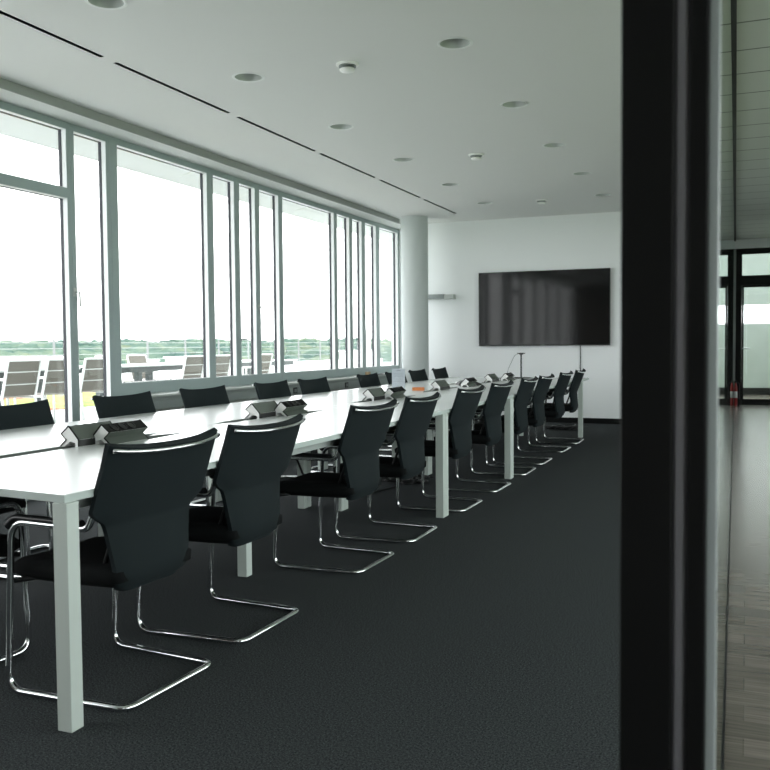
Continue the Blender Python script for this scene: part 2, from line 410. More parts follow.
# convector casing under the sill
cv = thing('convector', 'long grey convector casing under the window sill', 'radiator', (-5.05, 10.0, 0))
bx('upper_panel', 'panel', -.148, .03, -3.45, 3.54, .62, .70, parent=cv, bevel=.002)
bx('lower_panel', 'panel2', -.148, .015, -3.45, 3.54, .0, .615, parent=cv, bevel=.002)
bx('shadow_gap', 'tray', -.145, .0, -3.45, 3.54, .70, .734, parent=cv)
for y in (-.43, 1.06):
    s = bx('socket', 'dark', .0301, .038, y-.05, y+.05, .625, .695, parent=cv, bevel=.004)
    bx('socket_face', 'grey', .0381, .041, y-.03, y+.03, .64, .68, parent=s)

# ------------------------------------------------------------------ black door jamb and glass partition
j = thing('trim_3', 'black door jamb post at the near end of the glass partition', 'door jamb', (0, 1., 0), kind='structure')
bx('jamb_post', 'black', -.1275, -.0725, 0, .16, 0, ZC, parent=j, bevel=.002)
bx('rebate', 'black', -.0725, -.0585, .022, .16, 0, ZC, parent=j)
bx('seal_strip', 'seal', -.0722, -.0588, .004, .0215, 0, ZC, parent=j, bevel=.003)
bx('glazing_channel', 'black', -.0585, -.0385, 0, .16, 0, ZC, parent=j, bevel=.002)
bx('glass_edge_strip', 'glassedge', -.0383, -.0280, .004, .03, .0, ZC, parent=j, bevel=.001)
g = thing('wall_partition', 'frameless glass partition between meeting room and corridor', 'glass wall', (0, 0, 0), kind='structure')
ye = [1.032, 3.4, 6.8, 10.2, 13.5, 18.12]
for a, b in zip(ye, ye[1:]):
    bm = BM(); xa, xb = part_x(a), part_x(b); t = .006
    v = [bm.verts.new(p) for z in (.012, ZC-.012) for p in ((xa-t, a+.002, z), (xa+t, a+.002, z), (xb+t, b-.002, z), (xb-t, b-.002, z))]
    for f in ((3, 2, 1, 0), (4, 5, 6, 7), (0, 1, 5, 4), (1, 2, 6, 5), (2, 3, 7, 6), (3, 0, 4, 7)): bm.faces.new([v[i] for i in f])
    new('glass_pane', bm, 'pglass', g)
for nm, z0, z1 in (('floor_channel', .0, .012), ('ceiling_channel', ZC-.035, ZC-.001)):
    bm = BM(); a, b = 1.03, 18.15; xa, xb = part_x(a), part_x(b); t = .022 if z0 > 1 else .010
    v = [bm.verts.new(p) for z in (z0, z1) for p in ((xa-t, a, z), (xa+t, a, z), (xb+t, b, z), (xb-t, b, z))]
    for f in ((3, 2, 1, 0), (4, 5, 6, 7), (0, 1, 5, 4), (1, 2, 6, 5), (2, 3, 7, 6), (3, 0, 4, 7)): bm.faces.new([v[i] for i in f])
    new(nm, bm, 'black', g)
tag(bx('wall_beyond_partition', 'wall', -3.0, -2.9, 13.76, 18.3, 0, 3.4), 'wall of the room behind the far glass panes', 'wall', kind='structure')
tag(bx('floor_beyond_partition', 'carpet', -3.0, -.25, 13.561, 18.3, -.12, 0), 'carpet floor behind the far glass panes', 'floor', kind='structure')
tag(bx('ceiling_beyond_partition', 'ceil', -3.0, -.18, 13.561, 18.3, ZC+.001, ZC+.05), 'ceiling behind the far glass panes', 'ceiling', kind='structure')

# ------------------------------------------------------------------ corridor doors
YD = 18.2
tag(bx('wall_corridor_end', 'wall', -3.0, 3.2, YD, YD+.15, 2.945, ZC), 'grey strip of wall above the corridor doors', 'wall', kind='structure')
tag(bx('wall_corridor_end_left', 'wall', -3.0, -.202, YD, YD+.15, 0, 2.944), 'wall left of the corridor doors', 'wall', kind='structure')
d = thing('door_2', 'black framed double glass doors at the corridor end', 'door', (0, YD, 0), kind='structure')
bm = BM()
box(bm, -.20, 3.2, 0, .08, 2.84, 2.944); box(bm, -.095, 3.2, 0, .08, 2.262, 2.44)
box(bm, -.20, -.095, 0, .08, 0, 2.84)
box(bm, 1.86, 1.98, 0, .08, 0, 2.84)
new('door_frame', bm, 'black', d)
bx('frame_filler', 'grey', -.2275, -.2005, -.005, .07, 0, 2.944, parent=d)
for a, b in ((-.093, .865), (.869, 1.858)):
    bm = BM(); s = .035
    box(bm, a, a+s, .01, .07, .004, 2.26); box(bm, b-s, b, .01, .07, .004, 2.26); box(bm, a+s, b-s, .01, .07, .004, .125); box(bm, a+s, b-s, .01, .07, 2.22, 2.26)
    lf = new('door_leaf', bm, 'black', d)
    bx('door_glass', 'pglass', a+s, b-s, .035, .045, .125, 2.22, parent=lf)
    sg = 1 if a < 0 else -1; hx = a+.018 if a < 0 else b-.018
    bm = BM(); tube(bm, fillet([(hx, .01, 1.075), (hx, -.05, 1.075), (hx+sg*.13, -.05, 1.075)], .015), .009); new('handle', bm, 'chrome', lf, smooth=True)
bx('transom_glass', 'pglass', -.095, 3.2, .035, .045, 2.44, 2.84, parent=d)
bx('side_glass', 'pglass', 1.98, 3.2, .035, .045, .1, 2.262, parent=d)
# space beyond: pale wall with a window strip
YE = 22.0
wb = tag(bx('wall_beyond_low', 'curtain', -2, 3.3, YE, YE+.15, -.12, 1.60), 'pale panelled wall beyond the corridor doors', 'wall', kind='structure')
tag(bx('wall_beyond_high', 'curtain', -2, 3.3, YE, YE+.15, 2.04, 3.3), 'pale blind above the window strip beyond the doors', 'wall', kind='structure')
tag(bx('wall_beyond_left', 'wall', -2.1, -2, 18.35, YE, 0, 3.3), 'side wall of the space beyond the doors', 'wall', kind='structure')
w14 = thing('window_14', 'bright horizontal window strip beyond the corridor doors', 'window', (0, YE, 1.6), kind='structure')
bx('pane', 'glass', -2, 3.3, .06, .07, .0, .44, parent=w14)
bx('window_frame', 'lgrey', -2, 3.3, .03, .09, -.0, .025, parent=w14)
tag(bx('trim_4', 'black', -2, 3.2, YE-.03, YE-.001, 0, .16), 'dark base strip beyond the corridor doors', 'trim', kind='structure')
# fire extinguisher at the door foot
fe = thing('fire_extinguisher', 'small red fire extinguisher beside the corridor door frame', 'fire extinguisher', (-.188, 18.10, 0))
bm = BM(); lathe(bm, (0, 0, 0), [(0, 0), (.026, 0), (.029, .015), (.029, .33), (.024, .375), (.02, .40), (.016, .43), (0, .43)], 20); new('cylinder_body', bm, 'red', fe, smooth=True, autosmooth=50)
bm = BM(); lathe(bm, (0, 0, .15), [(.0295, 0), (.030, .001), (.030, .12), (.0295, .121)], 20); new('paper_band', bm, 'white', fe, smooth=True)
bm = BM(); box(bm, -.03, .02, -.01, .01, .43, .445); box(bm, -.035, .02, -.01, .01, .455, .468); tube(bm, fillet([(.02, 0, .44), (.065, 0, .42), (.065, 0, .12)], .03), .008); new('valve_handle', bm, 'plastic', fe)

# ------------------------------------------------------------------ ceiling fittings
def make_downlight(i, x, y, label):
    t = thing('ceiling_downlight', label, 'downlight', (x, y, ZC), group='recessed ceiling downlights')
    return t
dl0 = thing('ceiling_downlight', 'x', 'downlight', (0, 0, ZC), group='recessed ceiling downlights')
bm = BM(); lathe(bm, (0, 0, 0), [(.0965, .004), (.0965, -.002), (.112, -.004), (.116, -.002), (.116, -.0005)], 40); new('trim_ring', bm, 'rim', dl0, smooth=True, autosmooth=50)
bm = BM(); lathe(bm, (0, 0, 0), [(.0962, .0), (.085, .05), (.062, .105), (.045, .12)], 40); new('reflector', bm, 'cup', dl0, smooth=True)
bm = BM(); lathe(bm, (0, 0, 0), [(0, .105), (.035, .107), (.046, .118), (.046, .125), (0, .125)], 24); new('lamp', bm, 'white', dl0, smooth=True, autosmooth=60)
names = ['nearest', 'second', 'third', 'fourth', 'fifth', 'farthest']
ordn = ['nearest', 'second nearest', 'third', 'fourth', 'farthest']
for i, (x, y) in enumerate(DL):
    if i < 6: lab = 'round recessed downlight, %s from the camera in the window side row' % (names[i] if i in (0, 5) else names[i]+' one')
    else: lab = 'round recessed downlight, %s from the camera in the aisle side row' % (ordn[i-6] if i in (6, 10) else ordn[i-6]+' one')
    if i == 0: dl0.location = (x, y, ZC); dl0['label'] = lab
    else: dup(dl0, (x, y, ZC), 0, lab)
sd0 = thing('smoke_detector', 'white smoke detector on the ceiling nearest the camera', 'smoke detector', (-2.555, 5.70, ZC), group='smoke detectors along the ceiling centre')
bm = BM(); lathe(bm, (0, 0, 0), [(0, 0), (.078, 0), (.078, -.010), (.068, -.014), (0, -.014)], 32); new('base', bm, 'detector', sd0, smooth=True, autosmooth=40)
bm = BM(); lathe(bm, (0, 0, -.014), [(.060, 0), (.060, -.008), (.045, -.010), (.045, -.028)], 32); new('sensor_ring', bm, 'grey', sd0, smooth=True, autosmooth=40)
bm = BM(); lathe(bm, (0, 0, -.038), [(.05, .004), (.055, 0), (.048, -.012), (.02, -.017), (0, -.017)], 32); new('sensor_head', bm, 'detector', sd0, smooth=True)
dup(sd0, (-2.565, 8.894, ZC), 0, 'white smoke detector, the middle one of three along the ceiling')
dup(sd0, (-2.568, 12.036, ZC), 0, 'white smoke detector on the ceiling nearest the end wall')
nm6 = ['nearest the camera, cut by the picture edge', 'second from the camera', 'third from the camera', 'fourth from the camera', 'fifth from the camera', 'ending by the white column']
for k, (a, b) in enumerate(SLOT):
    t = thing('air_slot', 'thin black air slot in the ceiling, '+nm6[k], 'air vent', (XS, (a+b)/2, ZC), group='black air slots in the ceiling')
    h = (b-a)/2; bm = BM()
    box(bm, -SWID-.006, -SWID, -h, h, .0, .09); box(bm, SWID, SWID+.006, -h, h, .0, .09); box(bm, -SWID, SWID, -h, -h+.006, .0, .09); box(bm, -SWID, SWID, h-.006, h, .0, .09); box(bm, -SWID-.006, SWID+.006, -h, h, .09, .096)
    new('slot_channel', bm, 'dark', t)

# ------------------------------------------------------------------ conference tables
TT = .74; TH = .026; XR = -1.93; XL = -3.815; XM = -2.868
SL = .048
SLOTS_T = [(2.50, 3.93), (4.46, 5.70), (6.42, 7.54), (8.06, 9.2), (10.0, 11.05)]
def table(side, y0, y1, legs, label, near_skew=0.):
    """side +1: aisle row, -1: window row"""
    t = thing('conference_table', label, 'table', ((XR+XM)/2 if side > 0 else (XL+XM)/2, (y0+y1)/2, 0), group='white conference tables')
    ox, oy = t.location.x, t.location.y
    xe = XR if side > 0 else XL
    out = [(xe, y0), (xe, y1), (XM, y1)]
    cut = []
    for a, b in SLOTS_T[::-1]:
        if y0 < (a+b)/2 < y1:
            cut += [(XM, b), (XM+side*SL, b-.16), (XM+side*SL, a+.16), (XM, a)]
    out += cut+[(XM, y0+near_skew)]
    bm = BM(); prism(bm, [(x-ox+(0 if abs(x-XM) > .001 else side*.0012), y-oy+(.001 if y == y0 else -.001 if y == y1 else 0)) for x, y in out], TT-TH, TT, 'Z')
    for f in bm.faces:
        f.normal_update()
        f.material_index = 0 if abs(f.normal.z) > .5 else 1
    new('tabletop', bm, ['top', 'edge'], t, bevel=.0015, bseg=1)
    bm = BM(); w = .025
    e1 = xe-side*.10; e2 = XM+side*.14
    for p in (e1, e2): box(bm, min(p, p+w)-ox, max(p, p+w)-ox, y0+.10-oy, y1-.10-oy, TT-TH-.045, TT-TH-.0005)
    new('under_frame', bm, 'tray', t)
    for lx, ly in legs:
        bm = BM(); h = .0275; box(bm, lx-h-ox, lx+h-ox, ly-h-oy, ly+h-oy, 0.0, TT-TH-.0006); new('leg', bm, 'leg', t, bevel=.0015, bseg=1)
    for a, b in SLOTS_T:
        if y0 < (a+b)/2 < y1 and side > 0:
            bm = BM(); box(bm, XM-.0475-ox, XM+.0475-ox, a-oy+.17, b-oy-.17, TT-.012, TT-.003)
            new('cable_tray', bm, 'flap', t)
            for ya, yb in ((a, a+.169), (b, b-.169)):
                bm = BM(); prism(bm, [(XM-ox, ya-oy+(.004 if yb > ya else -.004)), (XM+.0465-ox, yb-oy), (XM-.0465-ox, yb-oy)], TT-.012, TT-.003, 'Z')
                new('tray_end', bm, 'flap', t)
            q = {2.50: 3.34, 4.46: 5.06, 6.42: 6.93, 8.06: 9.12, 10.0: 10.80}[a]
            bm = BM(); prism(bm, [(x-ox, yy-oy) for x, yy in ((-2.855, q+.16), (-2.712, q+.16), (-2.712, q+.30), (-2.740, q+.60), (-2.855, q+.30))], TT+.0002, TT+.0018, 'Z')
            new('cable_flap', bm, 'flap', t)  # thin dark wedge lying on the tabletop past the socket module
    return t
hl = .0285
Y1, Y2, Y3, Y4 = 2.16, 5.885, 7.775, 12.0
table(1, Y1, Y2, [(XR-.021, Y1+.029), (-2.41, 4.01), (XR-.021, Y2-.030), (-2.72, Y1+.16), (-2.72, Y2-.03)], 'long white table on the aisle side, closest to the camera', .12)
table(1, Y2, Y3, [(XR-.021, Y2+.030), (XR-.021, Y3-.030), (-2.72, Y2+.03), (-2.72, Y3-.03)], 'short white table in the middle of the aisle side row')
table(1, Y3, Y4, [(XR-.021, Y3+.030), (XR-.021, 11.47), (-2.72, Y3+.03), (-2.72, 11.47), (-2.41, 9.6)], 'long white table on the aisle side, nearest the television')
table(-1, Y1+.12, Y2, [(XL+.028, Y1+.25), (-3.30, 4.01), (XL+.028, Y2-.030), (-3.02, Y1+.25), (-3.02, Y2-.03)], 'long white table on the window side, closest to the camera')
table(-1, Y2, Y3, [(XL+.028, Y2+.030), (XL+.028, Y3-.030), (-3.02, Y2+.03), (-3.02, Y3-.03)], 'short white table in the middle of the window side row')
table(-1, Y3, Y4, [(XL+.028, Y3+.030), (XL+.028, 11.47), (-3.02, Y3+.03), (-3.02, 11.47), (-3.30, 9.6)], 'long white table on the window side, nearest the television')

# ------------------------------------------------------------------ cantilever chairs (local +x is where the sitter faces)
def make_chair():
    t = thing('cantilever_chair', 'x', 'chair', (0, 0, 0))
    R = .0122
    half = [(-.215, .262, .675), (-.175, .262, .600), (.165, .262, .602), (.198, .260, .0122), (-.300, .235, .0122)]
    pts = half+[(p[0], -p[1], p[2]) for p in half[::-1]]
    rad = [0, .035, .075, .060, .055, .055, .060, .075, .035, 0]
    bm = BM(); tube(bm, fillet(pts, rad, 7), R, 10); new('tube_frame', bm, 'chrome', t, smooth=True, autosmooth=60)
    # seat: rounded cushion
    bm = BM(); nx, ny = 14, 12; x0, x1 = -.238, .236
    top = []; bot = []
    for i in range(nx+1):
        u = i/nx; x = x0+(x1-x0)*u; rt = []; rb = []
        hw = (.198+.032*math.sin(min(1, u*1.4)*PI/2))
        if u > .8: hw *= math.sqrt(max(.0, 1-((u-.8)/.2)**2*.22))
        for jn in range(ny+1):
            v = -1+2*jn/ny; y = hw*v
            e = 1-abs(v)**6; f = (1-u**10)*(1-(1-u)**14)
            dip = .012*(1-v*v)*math.sin(u*PI)
            z = .444+.020*min(1, e*2.2)*min(1, f*2.2)-dip-.012*max(0, (u-.72)/.28)**2
            rt.append(bm.verts.new((x, y, z))); rb.append(bm.verts.new((x, y*.97, .408-.024*min(1, e*2.)*min(1, f*2.)-.004*max(0, (u-.72)/.28))))
        top.append(rt); bot.append(rb)
    for i in range(nx):
        for jn in range(ny):
            bm.faces.new((top[i][jn], top[i+1][jn], top[i+1][jn+1], top[i][jn+1])); bm.faces.new((bot[i][jn], bot[i][jn+1], bot[i+1][jn+1], bot[i+1][jn]))
    for i in range(nx):
        bm.faces.new((top[i][0], bot[i][0], bot[i+1][0], top[i+1][0])); bm.faces.new((top[i][ny], top[i+1][ny], bot[i+1][ny], bot[i][ny]))
    for jn in range(ny):
        bm.faces.new((top[0][jn], top[0][jn+1], bot[0][jn+1], bot[0][jn])); bm.faces.new((top[nx][jn], bot[nx][jn], bot[nx][jn+1], top[nx][jn+1]))
    new('seat', bm, 'seatf', t, smooth=True)
    # backrest shell with wide shoulders, notched in above the arms and tapering to the seat
    prof = [(.372, .140), (.378, .164), (.392, .176), (.45, .192), (.52, .204), (.575, .214), (.598, .220), (.612, .230), (.622, .246), (.634, .266), (.648, .284), (.66, .290), (.70, .290), (.76, .290), (.82, .289), (.850, .290), (.868, .290)]
    def cx(z): return -.242+.014*min(1, max(0, (z-.38)/.22))-.100*max(0, (z-.6)/.27)**1.12+(.03 if z < .385 else .012 if z < .40 else 0)
    bm = BM(); ny = 14; FR = []; BK = []
    for z, hw in prof:
        fr = []; bk = []; th = .030 if z > .45 else .034
        for jn in range(ny+1):
            v = -1+2*jn/ny; y = hw*v
            k = .022+.012*min(1, max(0, (z-.38)/.48))
            x = cx(z)+k*(abs(v)**2.2)*(hw/.29)
            edge = 1-.55*abs(v)**8
            zz = z+(.020*abs(v)**2.6 if z > .86 else .014*abs(v)**2.6 if z > .84 else .006*abs(v)**2.6 if z > .81 else 0)-(.004 if z < .378 else 0)*abs(v)
            fr.append(bm.verts.new((x+th*.5*edge+.004, y, zz))); bk.append(bm.verts.new((x-th*.5*edge, y, zz-(.010 if z > .86 else 0))))
        FR.append(fr); BK.append(bk)
    n = len(prof)
    for i in range(n-1):
        for jn in range(ny):
            bm.faces.new((FR[i][jn], FR[i][jn+1], FR[i+1][jn+1], FR[i+1][jn])); bm.faces.new((BK[i][jn], BK[i+1][jn], BK[i+1][jn+1], BK[i][jn+1]))
        bm.faces.new((FR[i][0], FR[i+1][0], BK[i+1][0], BK[i][0])); bm.faces.new((FR[i][ny], BK[i][ny], BK[i+1][ny], FR[i+1][ny]))
    for jn in range(ny):
        bm.faces.new((FR[0][jn], BK[0][jn], BK[0][jn+1], FR[0][jn+1])); bm.faces.new((FR[-1][jn], FR[-1][jn+1], BK[-1][jn+1], BK[-1][jn]))
    new('backrest', bm, 'fabric', t, smooth=True, autosmooth=50)
    # chrome grip bar along the rear top edge
    pts = []
    for jn in range(17):
        v = -1+2*jn/16; y = .282*v
        pts.append((cx(.85)+.034*abs(v)**2.2-.021, y, .846+.016*abs(v)**2.6))
    bm = BM(); tube(bm, pts, .0078, 8); new('grip_bar', bm, 'chrome', t, smooth=True)
    for s in (-1, 1):
        bm = BM()
        P = fillet([(-.150, s*.262, .616), (.140, s*.262, .618), (.180, s*.262, .585)], .05, 5)
        tube(bm, P, .0165, 10)
        for v in bm.verts:
            v.co.z = .614+(v.co.z-.614)*.75 if v.co.z > .6 else v.co.z
        new('arm_pad', bm, 'plastic', t, smooth=True, autosmooth=60)
        bm = BM(); tube(bm, fillet([(.0, s*.15, .405), (-.13, s*.15, .42), (-.185, s*.155, .56), (-.20, s*.16, .64)], .05, 4), .0085, 8); new('back_strut', bm, 'plastic', t, smooth=True)
        bm = BM(); tube(bm, [(.188, s*.256, .39), (.11, s*.16, .395)], .010, 8); new('seat_bracket', bm, 'plastic', t, smooth=True)
    return t
ch0 = make_chair()
RY = [2.595, 3.30, 4.465, 5.235, 6.29, 7.18, 8.16, 8.92, 9.98, 10.87]
RR = [177, 178.5, 178.5, 180, 179, 179, 180.5, 180, 179.5, 181]
posr = ['nearest the camera behind the front table leg', 'second from the camera', 'third from the camera', 'fourth from the camera, before a table leg',
        'fifth from the camera, beyond a table leg', 'sixth from the camera', 'seventh from the camera, beyond a table leg', 'eighth from the camera', 'ninth from the camera', 'last before the end wall']
first = True
def place(x, y, rot, label, group):
    global first
    if first:
        ch0.location = (x, y, 0); ch0.rotation_euler.z = math.radians(rot); ch0['label'] = label; ch0['group'] = group; first = False
    else: dup(ch0, (x, y, 0), math.radians(rot), label, group)
for y, r, p in zip(RY, RR, posr):
    place(-2.145, y, r, 'black cantilever chair on the aisle, '+p, 'black cantilever chairs on the aisle side')
LY = [3.26, 3.93, 4.90, 5.85, 6.92, 7.73, 9.08, 9.90, 10.68, 11.56]
LR = [1, 2, 0, -1, 1, 0, 2, 0, 1, 2]
posl = ['seen only beneath the tabletop', 'its back at the left picture edge', 'second back from the left', 'third back from the left', 'fourth back from the left',
        'fifth back from the left', 'left of the paper stand', 'half hidden by the paper stand', 'in front of the white column', 'farthest, right of the white column']
for y, r, p in zip(LY, LR, posl):
    place(-3.575, y, r, 'black cantilever chair by the windows, '+p, 'black cantilever chairs on the window side')
place(-2.86, 2.50, 90, 'black cantilever chair at the near head of the table', 'black cantilever chair at the table head')

# ------------------------------------------------------------------ flip-up power modules
def power_module(x, y, L, side, label, sockets):
    """side +1 turns its socket face towards the aisle"""
    t = thing('power_module', label, 'power outlet', (x, y+L/2, TT), group='power modules along the table seam')
    s = side; h = L/2
    body = [(-.052, 0), (-.052, .034), (0, .092), (.042, .058), (.012, .032), (.046, 0), (.028, 0), (-.004, .024), (-.034, .018), (-.034, 0)]
    bm = BM(); prism(bm, [(s*u, z+.001) for u, z in body], -h, h, 'Y'); new('body', bm, 'modwhite', t)
    def plate(nm, p, q, th, m, e=.004):
        (u0, z0), (u1, z1) = p, q; n = Vector((-(z1-z0), (u1-u0))).normalized()
        if n.x*(1 if (u0+u1) > 0 else -1) < 0: n = -n
        a = [(u0, z0), (u1, z1), (u1+n.x*th, z1+n.y*th), (u0+n.x*th, z0+n.y*th)]
        bm = BM(); prism(bm, [(s*u, z+.001) for u, z in a], -h+e, h+.004, 'Y'); return new(nm, bm, m, t)
    plate('roof_plate', (-.053, .033), (-.001, .0915), .003, 'olive')
    plate('rear_plate', (-.053, .002), (-.053, .032), .003, 'dark')
    sp = plate('socket_plate', (.001, .0915), (.0425, .058), .003, 'darkplate')
    plate('waist_plate', (.042, .057), (.0135, .033), .002, 'olive')
    plate('foot_plate', (.0135, .031), (.0465, .002), .003, 'olive')
    for ye in (-h-.001, h+.001):
        for run in ([(-.055, .003), (-.055, .034), (-.001, .094)], [(.001, .094), (.0445, .058), (.0145, .032), (.048, .003)]):
            bm = BM(); tube(bm, [(s*u, ye, z+.001) for u, z in run], .0036, 6); new('edge_trim', bm, 'darkplate', t)
    if sockets:
        n = Vector((.034, .0415)).normalized()
        for k in (-1, 0, 1):
            bm = BM(); M = Matrix.Translation((s*(.0225+n.x*.003), k*.062-.02, .0755+n.y*.003)) @ Matrix.Rotation(s*math.atan2(n.x, n.y), 4, 'Y')
            lathe(bm, (0, 0, 0), [(.024, 0), (.024, .004), (.020, .004), (.018, .0008), (0, .0008)], 20)
            bmesh.ops.transform(bm, matrix=M, verts=bm.verts); new('socket', bm, 'plastic', sp, smooth=True, autosmooth=40)
    return t
pm = [(3.23, 3.34), (4.855, 5.06), (6.70, 6.93), (8.40, 9.12), (10.35, 10.80)]
pl = ['in the pair nearest the camera', 'in the second pair from the camera', 'in the pair before the paper stand', 'beyond the orange tray', 'at the far end of the table']
for (ya, yb), p in zip(pm, pl):
    power_module(-2.850, ya, .28, -1, 'roof shaped plain grey power module, '+p, True)
    power_module(-2.757, yb, .28, 1, 'dark power module with three round sockets, '+p, True)
# conference phone
cp = thing('conference_phone', 'black star shaped conference phone on the far half of the table', 'phone', (-2.90, 9.62, TT))
bm = BM()
for k in range(3):
    a = math.radians(25+120*k); ca, sa = math.cos(a), math.sin(a)
    pr = [(0, .055, .055), (.06, .05, .05), (.13, .035, .03), (.17, .022, .012)]
    prev = None
    for r, w, z in pr:
        ring = [bm.verts.new((ca*r-sa*v, sa*r+ca*v, zz)) for v, zz in ((-w, .001), (w, .001), (w*.8, z), (-w*.8, z))]
        if prev:
            for i in range(4): bm.faces.new((prev[i], prev[(i+1) % 4], ring[(i+1) % 4], ring[i]))
        else: bm.faces.new(ring)
        prev = ring
    bm.faces.new(prev)
new('body', bm, 'plastic', cp)
bm = BM(); cyl(bm, (0, 0, .056), .045, .006, 24); new('speaker_disc', bm, 'grey', cp, smooth=True, autosmooth=40)
# paper in an acrylic stand
ps = thing('paper_stand', 'upright sheet of printed paper in a clear stand on the table', 'sign holder', (-3.285, 8.52, TT), math.radians(22))
bm = BM(); box(bm, -.067, .067, -.002, -.0005, .006, .212); new('paper_sheet', bm, 'paper', ps)
bm = BM(); box(bm, -.07, .07, -.0045, -.0025, .002, .215); box(bm, -.07, .07, .0005, .0025, .002, .215); box(bm, -.07, .07, -.035, .035, 0.0005, .0035); new('clear_holder', bm, 'glass', ps)
# orange tray
ob = thing('orange_box', 'small shallow orange tray on the table before the white column', 'box', (-3.02, 8.38, TT), math.radians(15))
bm = BM(); box(bm, -.058, .058, -.04, .04, 0, .004)
for b in ((-.058, .058, -.04, -.036), (-.058, .058, .036, .04), (-.058, -.054, -.036, .036), (.054, .058, -.036, .036)): box(bm, *b, .004, .030)
new('tray_body', bm, 'orange', ob); bx('tray_filling', 'tan', -.0535, .0535, -.0355, .0355, .0045, .024, parent=ob)
# papers beside the far modules
for nm, lab, x, y, w, dpt, hh, rz in (('paper_stack', 'loose white papers lying beside the far power modules', -3.05, 10.15, .21, .297, .008, 30),
                             ('paper_stack', 'flat stack of white papers left of the conference phone', -3.2, 9.75, .21, .297, .012, -20)):
    t = bx(nm, 'white', -w/2, w/2, -dpt/2, dpt/2, 0, hh, loc=(x, y, TT), rotz=math.radians(rz)); tag(t, lab, 'papers', 'papers on the far end of the table')
# thin pole stand at the far end
st = thing('pole_stand', 'thin black pole stand with small flat top at the table end', 'stand', (-2.775, 11.72, TT))
bm = BM(); lathe(bm, (0, 0, 0), [(0, 0), (.14, 0), (.14, .006), (.12, .011), (.02, .013), (0, .013)], 32); new('base', bm, 'plastic', st, smooth=True, autosmooth=40)
bm = BM(); cyl(bm, (0, 0, .013), .011, .31, 12); new('pole', bm, 'plastic', st, smooth=True, autosmooth=40)
bm = BM(); box(bm, -.045, .05, -.03, .03, .323, .336); box(bm, -.02, .025, -.02, .02, .312, .323); new('flat_head', bm, 'plastic', st, bevel=.003)
bm = BM(); tube(bm, fillet([(-.03, 0, .33), (-.09, 0, .30), (-.17, -.02, .12), (-.19, -.06, .004), (-.26, -.2, .004)], .06, 6), .0035, 6); new('cable', bm, 'grey', st, smooth=True)

# ------------------------------------------------------------------ television, cables, wall fitting
tv = thing('television', 'large black flat screen television mounted on the white end wall', 'television', (-2.866, YB-.004, 1.732))
bm = BM(); W, H = .998, .566
box(bm, -W, W, -.055, -.02, -H, H); new('housing', bm, 'plastic', tv, bevel=.004)
bx('screen', 'screen', -W+.012, W-.012, -.0565, -.0552, -H+.018, H-.012, parent=tv)
bx('wall_mount', 'dark', -.4, .4, -.0199, .0, -.25, .25, parent=tv)
bx('badge', 'grey', -.03, .03, -.0575, -.0566, -H+.004, -H+.014, parent=tv)
bm = BM(); tube(bm, fillet([(0, 0, 1.17), (.004, 0, .9), (-.003, 0, .5), (.0, -.012, .085), (.0, -.06, .007), (-.25, -.22, .007)], .05, 6), .006, 8)
tag(new('television_cable', bm, 'plastic', smooth=True, loc=(-2.31, YB-.012, 0)), 'thin grey cable hanging from the television down the end wall', 'cable')
wl = thing('wall_bracket', 'slim grey horizontal bar fitted on the white wall right of the column', 'wall fitting', (-4.52, YB, 1.95))
bx('housing', 'grey', -.30, .12, -.16, -.001, -.035, .035, parent=wl, bevel=.004); bx('end_piece', 'lgrey', .121, .27, -.155, -.001, -.04, .028, parent=wl, bevel=.004)
def loose(name, label, pts, r, m='plastic', group=None, jit=0):
    bm = BM(); tube(bm, fillet(pts, .06, 5), r, 6); return tag(new(name, bm, m, smooth=True), label, 'cable', group)
rnd = random.Random(3)
def tangle(cx, cy, z, n, rx, ry, hgt):
    P = []
    for k in range(n): 
        a = k*2.4+rnd.random(); P.append((cx+rx*math.cos(a)*(.5+.5*rnd.random()), cy+ry*math.sin(a)*(.5+.5*rnd.random()), z+hgt*rnd.random()))
    return P
loose('power_cable', 'tangled black cables on the carpet under the far table end', tangle(-2.35, 12.5, .009, 46, .42, .3, .05), .007)
loose('power_cable', 'looped grey cables hanging under the far table end', tangle(-2.62, 11.72, .25, 26, .22, .14, .28), .005, 'grey')
loose('power_cable', 'black cable bundle on the carpet under the middle of the table', tangle(-2.75, 7.3, .009, 30, .34, .38, .03), .007)
loose('power_cable', 'black cable drooping beneath the tables behind the fourth chair', [(-2.84, 5.25, .66), (-2.83, 5.5, .3), (-2.8, 5.9, .25), (-2.82, 6.4, .009), (-2.7, 7.0, .009)], .008)
for x, y, lab, m, s in ((-5.09, 11.62, 'flat white papers on the window sill near the column', 'white', (.06, .14, .01)), (-5.08, 11.95, 'small beige box on the window sill near the column', 'tan', (.03, .03, .055)), (-5.08, 12.4, 'flat dark folder on the window sill by the column', 'dark', (.07, .16, .012))):
    nm = {'white': 'paper_stack', 'tan': 'small_box', 'dark': 'folder'}[m]
    tag(bx(nm, m, -s[0], s[0], -s[1], s[1], 0, s[2], loc=(x, y, .7575), bevel=.001), lab, {'white': 'papers', 'tan': 'box', 'dark': 'folder'}[m])

